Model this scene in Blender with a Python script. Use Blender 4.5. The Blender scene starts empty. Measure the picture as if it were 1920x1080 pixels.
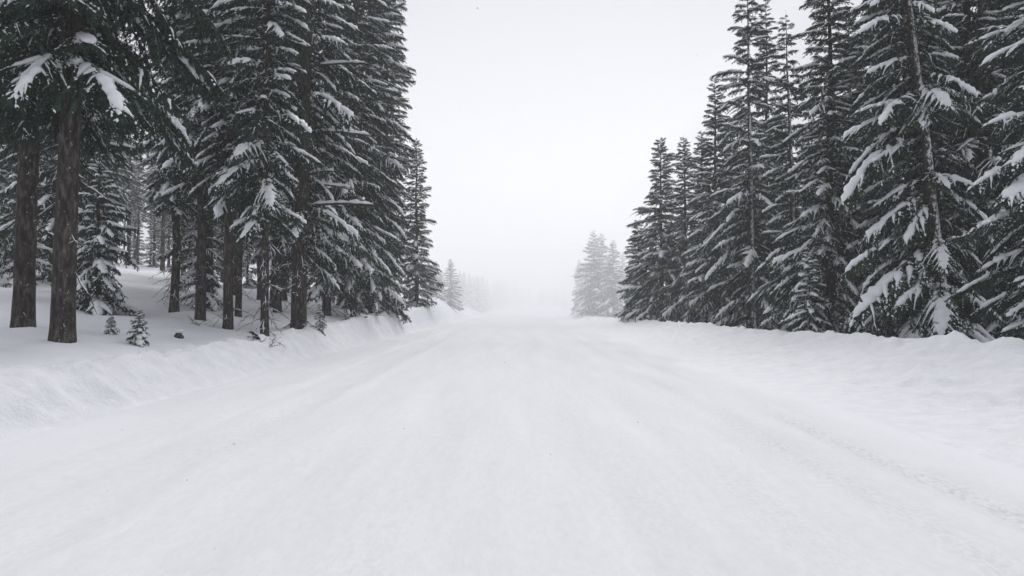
import bpy, math, random
import numpy as np
from mathutils import Matrix, Vector, Euler

S = bpy.context.scene
COL = S.collection
R = math.radians

# ------------------------------------------------------------------ camera
cam_data = bpy.data.cameras.new("camera")
cam = bpy.data.objects.new("camera", cam_data)
COL.objects.link(cam)
cam.location = (0.0, 0.0, 1.6)
cam.rotation_euler = (R(90 + 1.34), 0.0, 0.0)
cam_data.lens = 24.0
cam_data.sensor_width = 36.0
cam_data.clip_start = 0.05
cam_data.clip_end = 4000.0
S.camera = cam

# ------------------------------------------------------------------ sky, sun, exposure
SUN_EL, SUN_AZ = R(52), R(10)             # veiled sun, high over the far end of the road
world = bpy.data.worlds.new("World")
S.world = world
world.use_nodes = True
wn, wl = world.node_tree.nodes, world.node_tree.links
wn.clear()
w_out = wn.new("ShaderNodeOutputWorld")
w_bg = wn.new("ShaderNodeBackground")
w_sky = wn.new("ShaderNodeTexSky")
w_sky.sky_type = 'NISHITA'
w_sky.sun_disc = False
w_sky.sun_elevation = SUN_EL
w_sky.sun_rotation = SUN_AZ
w_sky.air_density = 1.0
w_sky.dust_density = 6.0
w_sky.ozone_density = 1.0
w_hsv = wn.new("ShaderNodeHueSaturation")
w_hsv.inputs["Saturation"].default_value = 0.10
w_mix = wn.new("ShaderNodeMixRGB")
w_mix.inputs[0].default_value = 0.90          # closed cloud cover: nearly even white
w_mix.inputs[2].default_value = (6.2, 6.27, 6.68, 1)
w_bg.inputs["Strength"].default_value = 0.10
wl.new(w_sky.outputs[0], w_hsv.inputs["Color"])
wl.new(w_hsv.outputs[0], w_mix.inputs[1])
wl.new(w_mix.outputs[0], w_bg.inputs["Color"])
wl.new(w_bg.outputs[0], w_out.inputs["Surface"])

sun_data = bpy.data.lights.new("sun", 'SUN')
sun_data.energy = 1.5
sun_data.angle = R(28)
sun_data.color = (1.0, 0.985, 0.96)
sun = bpy.data.objects.new("sun", sun_data)
COL.objects.link(sun)
sun_dir = Vector((math.sin(SUN_AZ) * math.cos(SUN_EL), math.cos(SUN_AZ) * math.cos(SUN_EL), math.sin(SUN_EL)))
sun.rotation_euler = sun_dir.to_track_quat('Z', 'Y').to_euler()
sun.location = (0, 0, 60)

S.render.engine = 'CYCLES'
S.view_settings.view_transform = 'Standard'
S.view_settings.look = 'None'
S.view_settings.exposure = 0.32
S.view_settings.gamma = 1.0
S.view_settings.use_curve_mapping = False
cy = S.cycles
cy.max_bounces = 20
cy.diffuse_bounces = 4
cy.glossy_bounces = 1
cy.transmission_bounces = 1
cy.volume_bounces = 16
cy.transparent_max_bounces = 4
cy.caustics_reflective = False
cy.caustics_refractive = False
cy.use_denoising = True
cy.denoiser = 'OPENIMAGEDENOISE'

HAZE_DENSITY = 0.0015
SQUALL_DENSITY = 0.024
DRIFT_DENSITY = 0.032

# ------------------------------------------------------------------ materials
def new_mat(name):
    m = bpy.data.materials.new(name)
    m.use_nodes = True
    nt = m.node_tree
    return m, nt.nodes, nt.links, nt.nodes["Principled BSDF"]

def noise_node(n, l, scale, detail=4, rough=0.55, coord="Object", stretch=None):
    tc = n.new("ShaderNodeTexCoord")
    mp = n.new("ShaderNodeMapping")
    if stretch:
        mp.inputs["Scale"].default_value = stretch
    no = n.new("ShaderNodeTexNoise")
    no.inputs["Scale"].default_value = scale
    no.inputs["Detail"].default_value = detail
    no.inputs["Roughness"].default_value = rough
    l.new(tc.outputs[coord], mp.inputs[0])
    l.new(mp.outputs[0], no.inputs["Vector"])
    return no

def ramp_node(n, l, src, stops):
    r = n.new("ShaderNodeValToRGB")
    els = r.color_ramp.elements
    els[0].position, els[0].color = stops[0][0], stops[0][1]
    els[1].position, els[1].color = stops[-1][0], stops[-1][1]
    for p, c in stops[1:-1]:
        e = els.new(p)
        e.color = c
    l.new(src, r.inputs[0])
    return r

def snow_mat(name, c1, c2, scale, bump_scale, bump, dist=0.02, stretch=None):
    m, n, l, b = new_mat(name)
    no = noise_node(n, l, scale, 5, 0.6, stretch=stretch)
    rp = ramp_node(n, l, no.outputs[0], [(0.32, (*c1, 1)), (0.68, (*c2, 1))])
    l.new(rp.outputs[0], b.inputs["Base Color"])
    b.inputs["Roughness"].default_value = 0.85
    b.inputs["Specular IOR Level"].default_value = 0.2
    nb = noise_node(n, l, bump_scale, 6, 0.65, stretch=stretch)
    bp = n.new("ShaderNodeBump")
    bp.inputs["Strength"].default_value = bump
    bp.inputs["Distance"].default_value = dist
    l.new(nb.outputs[0], bp.inputs["Height"])
    l.new(bp.outputs[0], b.inputs["Normal"])
    return m

M_SNOW = snow_mat("fresh_snow", (0.80, 0.815, 0.86), (0.86, 0.87, 0.91), 1.2, 9, 0.35, 0.03)
M_BANK = snow_mat("ploughed_snow", (0.77, 0.782, 0.82), (0.86, 0.868, 0.90), 3.0, 14, 0.9, 0.04)
M_BRANCH_SNOW = snow_mat("branch_snow", (0.80, 0.815, 0.85), (0.88, 0.885, 0.91), 6, 18, 0.25, 0.015)

def road_mat():
    m, n, l, b = new_mat("packed_snow_road")
    no = noise_node(n, l, 1.5, 7, 0.66, stretch=(1.0, 0.11, 1.0))
    fine = noise_node(n, l, 16, 5, 0.7, stretch=(1.0, 0.35, 1.0))
    rp = ramp_node(n, l, no.outputs[0], [(0.30, (0.675, 0.684, 0.712, 1)), (0.5, (0.715, 0.723, 0.75, 1)), (0.70, (0.755, 0.762, 0.787, 1))])
    rf = ramp_node(n, l, fine.outputs[0], [(0.30, (0.90, 0.902, 0.91, 1)), (0.62, (1, 1, 1, 1))])
    mx = n.new("ShaderNodeMixRGB"); mx.blend_type = 'MULTIPLY'; mx.inputs[0].default_value = 0.6
    l.new(rp.outputs[0], mx.inputs[1]); l.new(rf.outputs[0], mx.inputs[2])
    at = n.new("ShaderNodeAttribute"); at.attribute_name = "crumbs"
    grit = noise_node(n, l, 26, 4, 0.7, stretch=(1, 0.6, 1))
    gr = ramp_node(n, l, grit.outputs[0], [(0.46, (0, 0, 0, 1)), (0.60, (1, 1, 1, 1))])
    gm = n.new("ShaderNodeMath"); gm.operation = 'MULTIPLY'
    l.new(at.outputs["Fac"], gm.inputs[0]); l.new(gr.outputs[0], gm.inputs[1])
    m2 = n.new("ShaderNodeMixRGB"); m2.inputs[2].default_value = (0.54, 0.546, 0.57, 1)
    l.new(gm.outputs[0], m2.inputs[0]); l.new(mx.outputs[0], m2.inputs[1])
    av = n.new("ShaderNodeAttribute"); av.attribute_name = "verge"      # loose whiter snow along both edges
    m3 = n.new("ShaderNodeMixRGB"); m3.inputs[2].default_value = (0.765, 0.775, 0.81, 1)
    l.new(av.outputs["Fac"], m3.inputs[0]); l.new(m2.outputs[0], m3.inputs[1])
    l.new(m3.outputs[0], b.inputs["Base Color"])
    b.inputs["Roughness"].default_value = 0.75
    b.inputs["Specular IOR Level"].default_value = 0.25
    nb = noise_node(n, l, 22, 6, 0.7, stretch=(1.0, 0.4, 1.0))
    bp = n.new("ShaderNodeBump")
    bp.inputs["Strength"].default_value = 0.5
    bp.inputs["Distance"].default_value = 0.02
    l.new(nb.outputs[0], bp.inputs["Height"])
    l.new(bp.outputs[0], b.inputs["Normal"])
    return m
M_ROAD = road_mat()

def needle_mat(name, c1, c2, c3):
    m, n, l, b = new_mat(name)
    no = noise_node(n, l, 7, 4, 0.7)
    rp = ramp_node(n, l, no.outputs[0], [(0.28, (*c1, 1)), (0.48, (*c2, 1)), (0.66, (*c3, 1))])
    oi = n.new("ShaderNodeObjectInfo")
    mx = n.new("ShaderNodeMixRGB"); mx.blend_type = 'MULTIPLY'; mx.inputs[0].default_value = 1.0
    vr = ramp_node(n, l, oi.outputs["Random"], [(0.0, (0.72, 0.74, 0.76, 1)), (1.0, (1.15, 1.12, 1.05, 1))])
    l.new(rp.outputs[0], mx.inputs[1]); l.new(vr.outputs[0], mx.inputs[2])
    l.new(mx.outputs[0], b.inputs["Base Color"])
    b.inputs["Roughness"].default_value = 0.6
    b.inputs["Specular IOR Level"].default_value = 0.25
    return m
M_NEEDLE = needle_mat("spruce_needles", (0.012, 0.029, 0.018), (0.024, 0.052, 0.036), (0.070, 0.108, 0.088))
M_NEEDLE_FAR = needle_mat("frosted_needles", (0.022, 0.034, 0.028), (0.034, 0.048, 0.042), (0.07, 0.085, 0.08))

def bark_mat(name, amount):
    m, n, l, b = new_mat(name)
    no = noise_node(n, l, 14, 6, 0.7, stretch=(1, 1, 0.28))
    rp = ramp_node(n, l, no.outputs[0], [(0.32, (0.012, 0.010, 0.009, 1)), (0.5, (0.045, 0.038, 0.033, 1)), (0.68, (0.15, 0.135, 0.125, 1))])
    pl = noise_node(n, l, 11, 7, 0.8, stretch=(1, 1, 0.6))
    ge = n.new("ShaderNodeNewGeometry")
    dt = n.new("ShaderNodeVectorMath"); dt.operation = 'DOT_PRODUCT'
    dt.inputs[1].default_value = Vector((0.55, -0.75, 0.35)).normalized()
    l.new(ge.outputs["Normal"], dt.inputs[0])
    ma = n.new("ShaderNodeMath"); ma.operation = 'MULTIPLY_ADD'
    ma.inputs[1].default_value = 0.16
    l.new(dt.outputs["Value"], ma.inputs[0]); l.new(pl.outputs[0], ma.inputs[2])
    rs = ramp_node(n, l, ma.outputs[0], [(amount, (0, 0, 0, 1)), (amount + 0.05, (1, 1, 1, 1))])
    mx = n.new("ShaderNodeMixRGB"); mx.inputs[2].default_value = (0.82, 0.83, 0.86, 1)
    l.new(rs.outputs[0], mx.inputs[0]); l.new(rp.outputs[0], mx.inputs[1])
    l.new(mx.outputs[0], b.inputs["Base Color"])
    b.inputs["Roughness"].default_value = 0.9
    b.inputs["Specular IOR Level"].default_value = 0.15
    bp = n.new("ShaderNodeBump"); bp.inputs["Strength"].default_value = 0.9; bp.inputs["Distance"].default_value = 0.03
    l.new(no.outputs[0], bp.inputs["Height"]); l.new(bp.outputs[0], b.inputs["Normal"])
    return m
M_BARK = bark_mat("spruce_bark", 0.755)
M_BARK_SNOWY = bark_mat("snow_plastered_bark", 0.60)
M_TWIG = bark_mat("twig_bark", 0.72)

def haze_mat(name, density, forward):
    m = bpy.data.materials.new(name)
    m.use_nodes = True
    n, l = m.node_tree.nodes, m.node_tree.links
    n.clear()
    o = n.new("ShaderNodeOutputMaterial")
    v = n.new("ShaderNodeVolumePrincipled")
    v.inputs["Color"].default_value = (0.998, 0.998, 1.0, 1)
    v.inputs["Density"].default_value = density
    v.inputs["Anisotropy"].default_value = forward
    l.new(v.outputs[0], o.inputs["Volume"])
    return m

# ------------------------------------------------------------------ mesh helpers
class Geo:
    """collects triangle soups with one material index each"""
    def __init__(self):
        self.v, self.f, self.m, self.s, self.n = [], [], [], [], 0
    def add(self, v, f, mi=0, smooth=True):
        v = np.asarray(v, np.float32).reshape(-1, 3)
        f = np.asarray(f, np.int32).reshape(-1, 3)
        if not len(f):
            return
        self.v.append(v); self.f.append(f + self.n)
        self.m.append(np.full(len(f), mi, np.int32)); self.s.append(np.full(len(f), smooth, bool))
        self.n += len(v)
    def arrays(self):
        return np.concatenate(self.v), np.concatenate(self.f), np.concatenate(self.m), np.concatenate(self.s)
    def mesh(self, name, mats):
        v, f, mi, sm = self.arrays()
        me = bpy.data.meshes.new(name)
        me.vertices.add(len(v)); me.vertices.foreach_set("co", v.ravel())
        me.loops.add(len(f) * 3); me.loops.foreach_set("vertex_index", f.ravel())
        me.polygons.add(len(f))
        me.polygons.foreach_set("loop_start", np.arange(0, len(f) * 3, 3, dtype=np.int32))
        me.polygons.foreach_set("material_index", mi)
        me.polygons.foreach_set("use_smooth", sm)
        for m in mats:
            me.materials.append(m)
        me.update(calc_edges=True)
        return me

def link(name, data, parent=None, kind=None):
    o = bpy.data.objects.new(name, data)
    COL.objects.link(o)
    if parent is not None:
        o.parent = parent
    if kind:
        o["kind"] = kind
    return o

def thing(name, label, cat, loc, group=None, rz=0.0):
    o = bpy.data.objects.new(name, None)
    o.empty_display_size = 0.3
    COL.objects.link(o)
    o.location = loc
    o.rotation_euler = (0, 0, rz)
    o["label"] = label; o["category"] = cat
    if group:
        o["group"] = group
    return o

def nrm(a):
    return a / np.maximum(np.linalg.norm(a, axis=-1, keepdims=True), 1e-9)

def tube(pts, w, h, sides=6, flat=0.0, twist=0.0):
    """a tube along pts; half-width w and height h per point; flat>0 squashes the underside (snow lying on a twig)"""
    pts = np.asarray(pts, float); n = len(pts)
    w = np.broadcast_to(w, n); h = np.broadcast_to(h, n)
    d = np.gradient(pts, axis=0); d = nrm(d)
    up = np.tile(np.array([0, 0, 1.0]), (n, 1))
    vert = np.abs(d[:, 2]) > 0.96
    up[vert] = (1.0, 0.0, 0.0)
    sx = nrm(np.cross(d, up)); uz = np.cross(sx, d)
    a = np.arange(sides) / sides * 2 * np.pi + twist
    ca, sa = np.cos(a), np.sin(a)
    sa2 = np.where(sa < 0, sa * (1 - flat), sa)
    v = pts[:, None] + sx[:, None] * (ca[None, :, None] * w[:, None, None]) + uz[:, None] * (sa2[None, :, None] * h[:, None, None])
    v = v.reshape(-1, 3)
    i, j = np.meshgrid(np.arange(n - 1), np.arange(sides), indexing="ij")
    a0 = i * sides + j; a1 = i * sides + (j + 1) % sides
    b0 = a0 + sides; b1 = a1 + sides
    f = np.concatenate([np.stack([a0, a1, b1], -1).reshape(-1, 3), np.stack([a0, b1, b0], -1).reshape(-1, 3)])
    return v, f

# ------------------------------------------------------------------ value noise (numpy)
def vhash(i, j, seed):
    h = (i * 374761393 + j * 668265263 + seed * 1442695041) & 0xFFFFFFFF
    h = ((h ^ (h >> 13)) * 1274126177) & 0xFFFFFFFF
    h = h ^ (h >> 16)
    return (h & 0xFFFF) / 65535.0 * 2 - 1

def vnoise(x, y, seed=0):
    x = np.asarray(x, float); y = np.asarray(y, float)
    xi = np.floor(x).astype(np.int64); yi = np.floor(y).astype(np.int64)
    fx = x - xi; fy = y - yi
    fx = fx * fx * fx * (fx * (fx * 6 - 15) + 10); fy = fy * fy * fy * (fy * (fy * 6 - 15) + 10)
    a = vhash(xi, yi, seed); b = vhash(xi + 1, yi, seed); c = vhash(xi, yi + 1, seed); d = vhash(xi + 1, yi + 1, seed)
    return (a * (1 - fx) + b * fx) * (1 - fy) + (c * (1 - fx) + d * fx) * fy

def fbm(x, y, seed=0, octs=4, gain=0.5):
    s, a, f = 0.0, 1.0, 1.0
    for o in range(octs):
        s = s + a * vnoise(x * f + 17.3 * o, y * f - 9.1 * o, seed + o)
        a *= gain; f *= 2.03
    return s

# ------------------------------------------------------------------ terrain
_ty = np.arange(-80, 720, 0.5)
def table(ys, zs, sig=5.0):
    z = np.interp(_ty, ys, zs)
    k = np.exp(-0.5 * (np.arange(-40, 41) * 0.5 / sig) ** 2); k /= k.sum()
    z = np.convolve(np.pad(z, 40, mode="edge"), k, mode="valid")
    return lambda y: np.interp(y, _ty, z)
road_z = table([-80, 20, 45, 80, 110, 150, 200, 260, 330, 720], [0, 0, -0.08, -0.35, -0.5, 0.0, 1.6, 4.6, 6.4, 8.0])
left_top = table([-80, 14, 19, 24, 33, 43, 58, 80, 100, 150, 200, 260, 720], [0.70, 0.70, 0.70, 0.77, 1.08, 1.3, 1.4, 2.2, 3.0, 3.4, 4.0, 6.0, 9.0], 2.5)
right_top = table([-80, 13, 19, 25, 42, 107, 150, 200, 260, 720], [0.82, 0.80, 0.66, 0.54, 0.40, -0.25, 0.3, 1.8, 5.0, 8.5])
left_foot = table([-80, 60, 100, 720], [-5.85, -5.85, -5.0, -5.0])
left_crest = table([-80, 58, 100, 150, 720], [-6.85, -6.85, -11.5, -14.0, -20.0])
right_foot = table([-80, 720], [5.2, 5.2])
right_crest = table([-80, 60, 110, 200, 720], [9.6, 9.6, 9.6, 12, 20])

RUTS = [(3.78, 0.17, 0.030, 0.85), (2.95, 0.22, 0.022, 0.7), (0.95, 0.35, 0.014, 0.6), (-1.0, 0.3, 0.012, 0.3), (-3.3, 0.24, 0.034, 1.0),
        (-2.2, 0.3, 0.008, 0.22), (2.0, 0.35, 0.010, 0.3), (4.45, 0.12, 0.008, 0.3)]

def sstep(t):
    t = np.clip(t, 0, 1)
    return t * t * (3 - 2 * t)

def crumbs(x, y):
    c = np.zeros(np.broadcast(x, y).shape)
    for xr, w, d, ro in RUTS:
        xx = xr + 0.10 * vnoise(y * 0.13, xr * 3 + 0 * y, 5)
        gate = np.clip(0.55 + 0.8 * vnoise(y * 0.35, xr * 7.7 + 0 * y, 9), 0, 1)
        c = np.maximum(c, ro * gate * np.exp(-((x - xx) / w) ** 2))
    return c

def height(x, y):
    x = np.asarray(x, float); y = np.asarray(y, float)
    x, y = np.broadcast_arrays(x, y)
    rz, lt, rt = road_z(y), left_top(y), right_top(y)
    lf, lc, rf, rc = left_foot(y), left_crest(y), right_foot(y), right_crest(y)
    # packed road
    z = rz + 0.0
    for xr, w, d, ro in RUTS:
        xx = xr + 0.10 * vnoise(y * 0.13, xr * 3 + 0 * y, 5)
        z = z - d * np.exp(-((x - xx) / w) ** 2) + 0.35 * d * np.exp(-((x - xx - 1.7 * w) / (0.6 * w)) ** 2)
    ridge = -4.05 + 0.12 * vnoise(y * 0.16, 0 * y, 3)
    z = z + 0.085 * sstep((ridge + 0.04 - x) / 0.09) * sstep((x - lf + 0.2) / 0.8) * (0.7 + 0.4 * vnoise(y * 0.5, 0 * y, 8))
    z = z + 0.012 * fbm(x * 1.1, y * 0.16, 21, 3) + 0.006 * fbm(x * 4.5, y * 1.1, 31, 3)
    cr = crumbs(x, y)
    z = z + cr * 0.015 * fbm(x * 11, y * 6, 41, 2)
    edge_w = 0.5 * fbm(y * 0.5, 0 * x, 51, 3)
    # left bank and forest floor
    tl = (lf + 0.10 * edge_w - x) / (lf - lc)
    tt = np.clip(tl, 0, 1)
    bank_l = (lt - rz) * sstep(tt ** 0.9)
    chunk = np.abs(fbm(x * 1.7, y * 1.4, 61, 4)) - 0.3
    face_l = np.clip(tl * 2.2, 0, 1) * np.clip((1.9 - tl) * 1.4, 0, 1)
    zl = rz + bank_l + face_l * (0.022 * fbm(x * 7.5, y * 5.5, 75, 3, 0.65) + 0.065 * fbm(x * 2.2, y * 1.3, 71, 5, 0.60) + 0.07 * chunk + 0.05 * edge_w)
    dl = np.maximum(lc - x, 0)
    g = np.interp(dl, [0, 0.4, 1.0, 1.7, 3.5, 5.6, 14, 26, 60, 300], [0, -0.09, 0.0, 0.14, 0.37, 0.52, 1.6, 3.3, 6.0, 9.0])
    zl = zl + g + np.clip(dl - 0.6, 0, 1) * (0.11 * fbm(x * 0.45, y * 0.45, 81, 3) + 0.02 * fbm(x * 2.1, y * 2.1, 85, 2))
    # right bank and floor
    tr = (x - rf - 0.3 * edge_w) / (rc - rf)
    tq = np.clip(tr, 0, 1)
    bank_r = (rt - rz) * (0.25 * tq + 0.75 * tq ** 2.4)
    face_r = np.clip(tr * 2.2, 0, 1) * np.clip((1.35 - tr) * 3, 0, 1)
    chunk_r = np.abs(fbm(x * 1.5, y * 1.6, 91, 4)) - 0.3
    crest = np.exp(-((tr - 0.97) / 0.07) ** 2)
    zr = rz + bank_r + face_r * (0.009 * fbm(x * 7.0, y * 5.5, 105, 3, 0.65) + 0.050 * fbm(x * 1.6, y * 0.8, 101, 5, 0.60) + 0.08 * chunk_r) + crest * (0.085 * fbm(x * 2.4, y * 3.0, 111, 4, 0.6) + 0.11)
    dr = np.maximum(x - rc, 0)
    zr = zr - 0.85 * sstep(dr / 2.2) + np.interp(dr, [0, 40, 300], [0, 0.2, 5.0]) + np.clip(dr - 1, 0, 1) * 0.10 * fbm(x * 0.4, y * 0.4, 121, 3)
    z = np.where(tl > 0, np.maximum(zl, z - 0.03) * np.clip(tl * 6, 0, 1) + z * (1 - np.clip(tl * 6, 0, 1)), z)
    z = np.where(tr > 0, zr * np.clip(tr * 5, 0, 1) + z * (1 - np.clip(tr * 5, 0, 1)), z)
    return z

def hz(x, y):
    return float(height(np.array([x]), np.array([y]))[0])

rows = list(np.arange(-40, 3.0, 1.0)) + [3.0]
while rows[-1] < 620:
    rows.append(rows[-1] + max(0.075, rows[-1] * 0.0105))
rows = np.array(rows)

def sheet(name, cols_of_row, mat, attr=False):
    """a grid: cols_of_row gives the x of every column for the row depths"""
    X = cols_of_row(rows)                      # (rows, cols)
    Y = np.repeat(rows[:, None], X.shape[1], 1)
    Z = height(X, Y)
    nr, nc = X.shape
    i, j = np.meshgrid(np.arange(nr - 1), np.arange(nc - 1), indexing="ij")
    a = i * nc + j
    f = np.concatenate([np.stack([a, a + 1, a + nc + 1], -1).reshape(-1, 3), np.stack([a, a + nc + 1, a + nc], -1).reshape(-1, 3)])
    g = Geo(); g.add(np.stack([X, Y, Z], -1).reshape(-1, 3), f, 0, True)
    me = g.mesh(name, [mat])
    if attr:
        at = me.attributes.new("crumbs", 'FLOAT', 'POINT')
        at.data.foreach_set("value", crumbs(X, Y).ravel().astype(np.float32))
        wob = 0.35 * fbm(X * 0.6, Y * 0.35, 131, 3)
        vg = np.maximum(sstep((X + wob - 4.1) / 0.9), sstep((-4.6 - X + wob) / 1.2))
        at = me.attributes.new("verge", 'FLOAT', 'POINT')
        at.data.foreach_set("value", vg.ravel().astype(np.float32))
    return me

def lerp_cols(fa, fb, ts):
    ts = np.asarray(ts)
    return lambda y: fa(y)[:, None] * (1 - ts)[None] + fb(y)[:, None] * ts[None]

const = lambda c: (lambda y: np.full(len(y), float(c)))
ROAD_L = lambda y: left_foot(y) + 0.12
ROAD_R = lambda y: right_foot(y) - 0.25
BANK_L = lambda y: left_crest(y) - 0.55
BANK_R = lambda y: right_crest(y) + 0.6
link("road", sheet("road", lerp_cols(ROAD_L, ROAD_R, np.linspace(0, 1, 190)), M_ROAD, True), kind="structure")
link("snow_bank", sheet("snow_bank", lerp_cols(BANK_L, ROAD_L, np.linspace(0, 1, 44)), M_BANK), kind="structure")
link("snow_bank", sheet("snow_bank", lerp_cols(ROAD_R, BANK_R, np.linspace(0, 1, 76)), M_BANK), kind="structure")
far_t = np.concatenate([np.linspace(0, 0.06, 70)[:-1], 0.06 + 0.94 * np.linspace(0, 1, 40) ** 1.8])
gl = sheet("ground", lambda y: lerp_cols(BANK_L, const(-320), far_t)(y)[:, ::-1], M_SNOW)
gr = sheet("ground", lerp_cols(BANK_R, const(320), far_t), M_SNOW)
# the ground is one sheet to both sides of the road
def join(a, b, name, mat):
    g = Geo()
    for me in (a, b):
        v = np.empty(len(me.vertices) * 3, np.float32); me.vertices.foreach_get("co", v)
        f = np.empty(len(me.loops), np.int32); me.loops.foreach_get("vertex_index", f)
        g.add(v.reshape(-1, 3), f.reshape(-1, 3), 0, True)
    for me in (a, b):
        bpy.data.meshes.remove(me)
    return g.mesh(name, [mat])
link("ground", join(gl, gr, "ground", M_SNOW), kind="structure")

# ------------------------------------------------------------------ spruce branches
def gen_branch(rng, L, droop, lateral=0.42, seg=0.05, needles=9, nl=(0.028, 0.050), nw=0.0075, core=0.008, shoot=True, pend=0.42, dens=8.5, hang=0.02, snow=1, wood_r=0.012, sides=4):
    """one spruce bough along +X from the origin -> (wood+needles Geo, snow Geo)"""
    g, sn = Geo(), Geo()
    n = 15
    t = np.linspace(0, 1, n)
    wob = np.cumsum(rng.normal(0, 0.012, n)) * L
    ax = np.stack([L * t * (1 - 0.06 * t), wob * t, L * (0.10 * t - droop * t ** 1.9 + 0.05 * np.maximum(t - 0.75, 0) * 4 * droop)], -1)
    v, f = tube(ax, wood_r * L * (1.15 - t) + 0.003, wood_r * L * (1.15 - t) + 0.003, 5)
    g.add(v, f, 0)
    segs = []        # p0, p1
    tubes = []       # lateral polylines for the snow
    def at(tt):
        return np.array([np.interp(tt, t, ax[:, k]) for k in range(3)])
    nlat = max(4, int(L * dens))
    side = 1 if rng.random() < 0.5 else -1
    for k in range(nlat):
        tt = 0.10 + 0.88 * (k + rng.uniform(-0.3, 0.3)) / nlat
        tt = min(max(tt, 0.06), 0.985)
        side = -side
        l = L * lateral * (0.95 * (1 - tt) ** 0.75 + 0.16) * min(1.0, 0.35 + 2.4 * tt) * rng.uniform(0.72, 1.15)
        ang = R(60 - 24 * tt + rng.normal(0, 13)) * side
        p = at(tt); d0 = nrm(at(min(tt + 0.04, 1)) - at(max(tt - 0.04, 0)))
        ca, sa = math.cos(ang), math.sin(ang)
        dh = np.array([d0[0] * ca - d0[1] * sa, d0[0] * sa + d0[1] * ca, d0[2] * 0.6 + rng.uniform(-0.32, 0.08)])
        m = max(3, int(l / seg) + 1)
        s = np.linspace(0, 1, m)
        curve = p[None] + dh[None] * (l * s)[:, None]
        curve[:, 2] -= pend * l * s ** 2 * rng.uniform(0.3, 1.7)
        curve += d0[None] * (0.18 * l * s ** 2)[:, None]
        curve += np.cumsum(rng.normal(0, 0.09 * seg, (m, 3)), 0)
        for a in range(m - 1):
            segs.append((curve[a], curve[a + 1], 1.0))
        tubes.append(curve)
        if shoot:
            ss = side
            for a in range(1, m):
                for _ in range(2):
                    ss = -ss
                    if rng.random() < 0.12:
                        continue
                    sl = min(0.5 * l, rng.uniform(0.06, 0.26)) * (1.1 - 0.65 * s[a])
                    if sl < 0.03:
                        continue
                    q = curve[a] + (curve[a - 1] - curve[a]) * rng.random()
                    dd = nrm(curve[a] - curve[a - 1])
                    an = R(rng.uniform(28, 66)) * ss
                    c2, s2 = math.cos(an), math.sin(an)
                    d2 = nrm(np.array([dd[0] * c2 - dd[1] * s2, dd[0] * s2 + dd[1] * c2, dd[2] - rng.uniform(-0.15, 0.75)]))
                    k2 = max(1, int(sl / seg + 0.5))
                    for b_ in range(k2):
                        e = q + d2 * sl / k2
                        segs.append((q, e, 0.9))
                        q = e
                        d2 = nrm(d2 + rng.normal(0, 0.16, 3) + np.array([0, 0, -0.10]))
    for a in range(3, n - 1):
        segs.append((ax[a], ax[a + 1], 1.1))
    # shoots hanging from the bough itself
    if hang:
        for tt in np.arange(0.12, 1.0, hang / L):
            p = at(min(tt, 0.99)); d0 = nrm(at(min(tt + 0.04, 1)) - at(max(tt - 0.04, 0)))
            an = R(rng.uniform(20, 75)) * (1 if rng.random() < 0.5 else -1)
            d2 = np.array([d0[0] * math.cos(an) - d0[1] * math.sin(an), d0[0] * math.sin(an) + d0[1] * math.cos(an), d0[2] - rng.uniform(0.1, 1.6)])
            sl = rng.uniform(0.07, 0.20) * min(1, 0.5 + 0.4 * L)
            mid = p + nrm(d2) * sl * 0.5
            d3 = d2 + np.array([0, 0, -0.4])
            segs.append((p, mid, 1.0)); segs.append((mid, mid + nrm(d3) * sl * 0.5, 1.0))
    P0 = np.array([x[0] for x in segs]); P1 = np.array([x[1] for x in segs])
    ns = len(segs)
    # needle-covered cores
    d = nrm(P1 - P0); upv = np.array([0, 0, 1.0])
    sx = nrm(np.cross(d, upv + rng.normal(0, 0.01, (ns, 3)))); uz = np.cross(sx, d)
    a = np.arange(3) / 3 * 2 * np.pi + 0.5
    ring = sx[:, None] * np.cos(a)[None, :, None] + uz[:, None] * np.sin(a)[None, :, None]
    c0 = P0[:, None] + ring * core; c1 = P1[:, None] + ring * core * 0.55
    V = np.concatenate([c0, c1], 1).reshape(-1, 3)
    base = (np.arange(ns) * 6)[:, None]
    F = []
    for q in range(3):
        r = (q + 1) % 3
        F.append(np.stack([base[:, 0] + q, base[:, 0] + r, base[:, 0] + 3 + r], -1)); F.append(np.stack([base[:, 0] + q, base[:, 0] + 3 + r, base[:, 0] + 3 + q], -1))
    g.add(V, np.concatenate(F), 1, False)
    # needles
    K = needles
    u = rng.random((ns, K, 1))
    b0 = P0[:, None] * (1 - u) + P1[:, None] * u
    az = rng.random((ns, K, 1)) * 2 * np.pi
    rad = sx[:, None] * np.cos(az) + uz[:, None] * np.sin(az)
    nd = nrm(d[:, None] * rng.uniform(0.55, 1.1, (ns, K, 1)) + rad * 0.85)
    ln = rng.uniform(nl[0], nl[1], (ns, K, 1))
    wv = nrm(np.cross(nd, rng.normal(0, 1, (ns, K, 3)))) * nw
    tri = np.stack([b0 - wv, b0 + wv, b0 + nd * ln], 2).reshape(-1, 3)
    g.add(tri, np.arange(len(tri)).reshape(-1, 3), 1, False)
    # ---------------- snow
    th = {0: 0.25, 1: 0.55, 2: 0.9}[snow]
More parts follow.
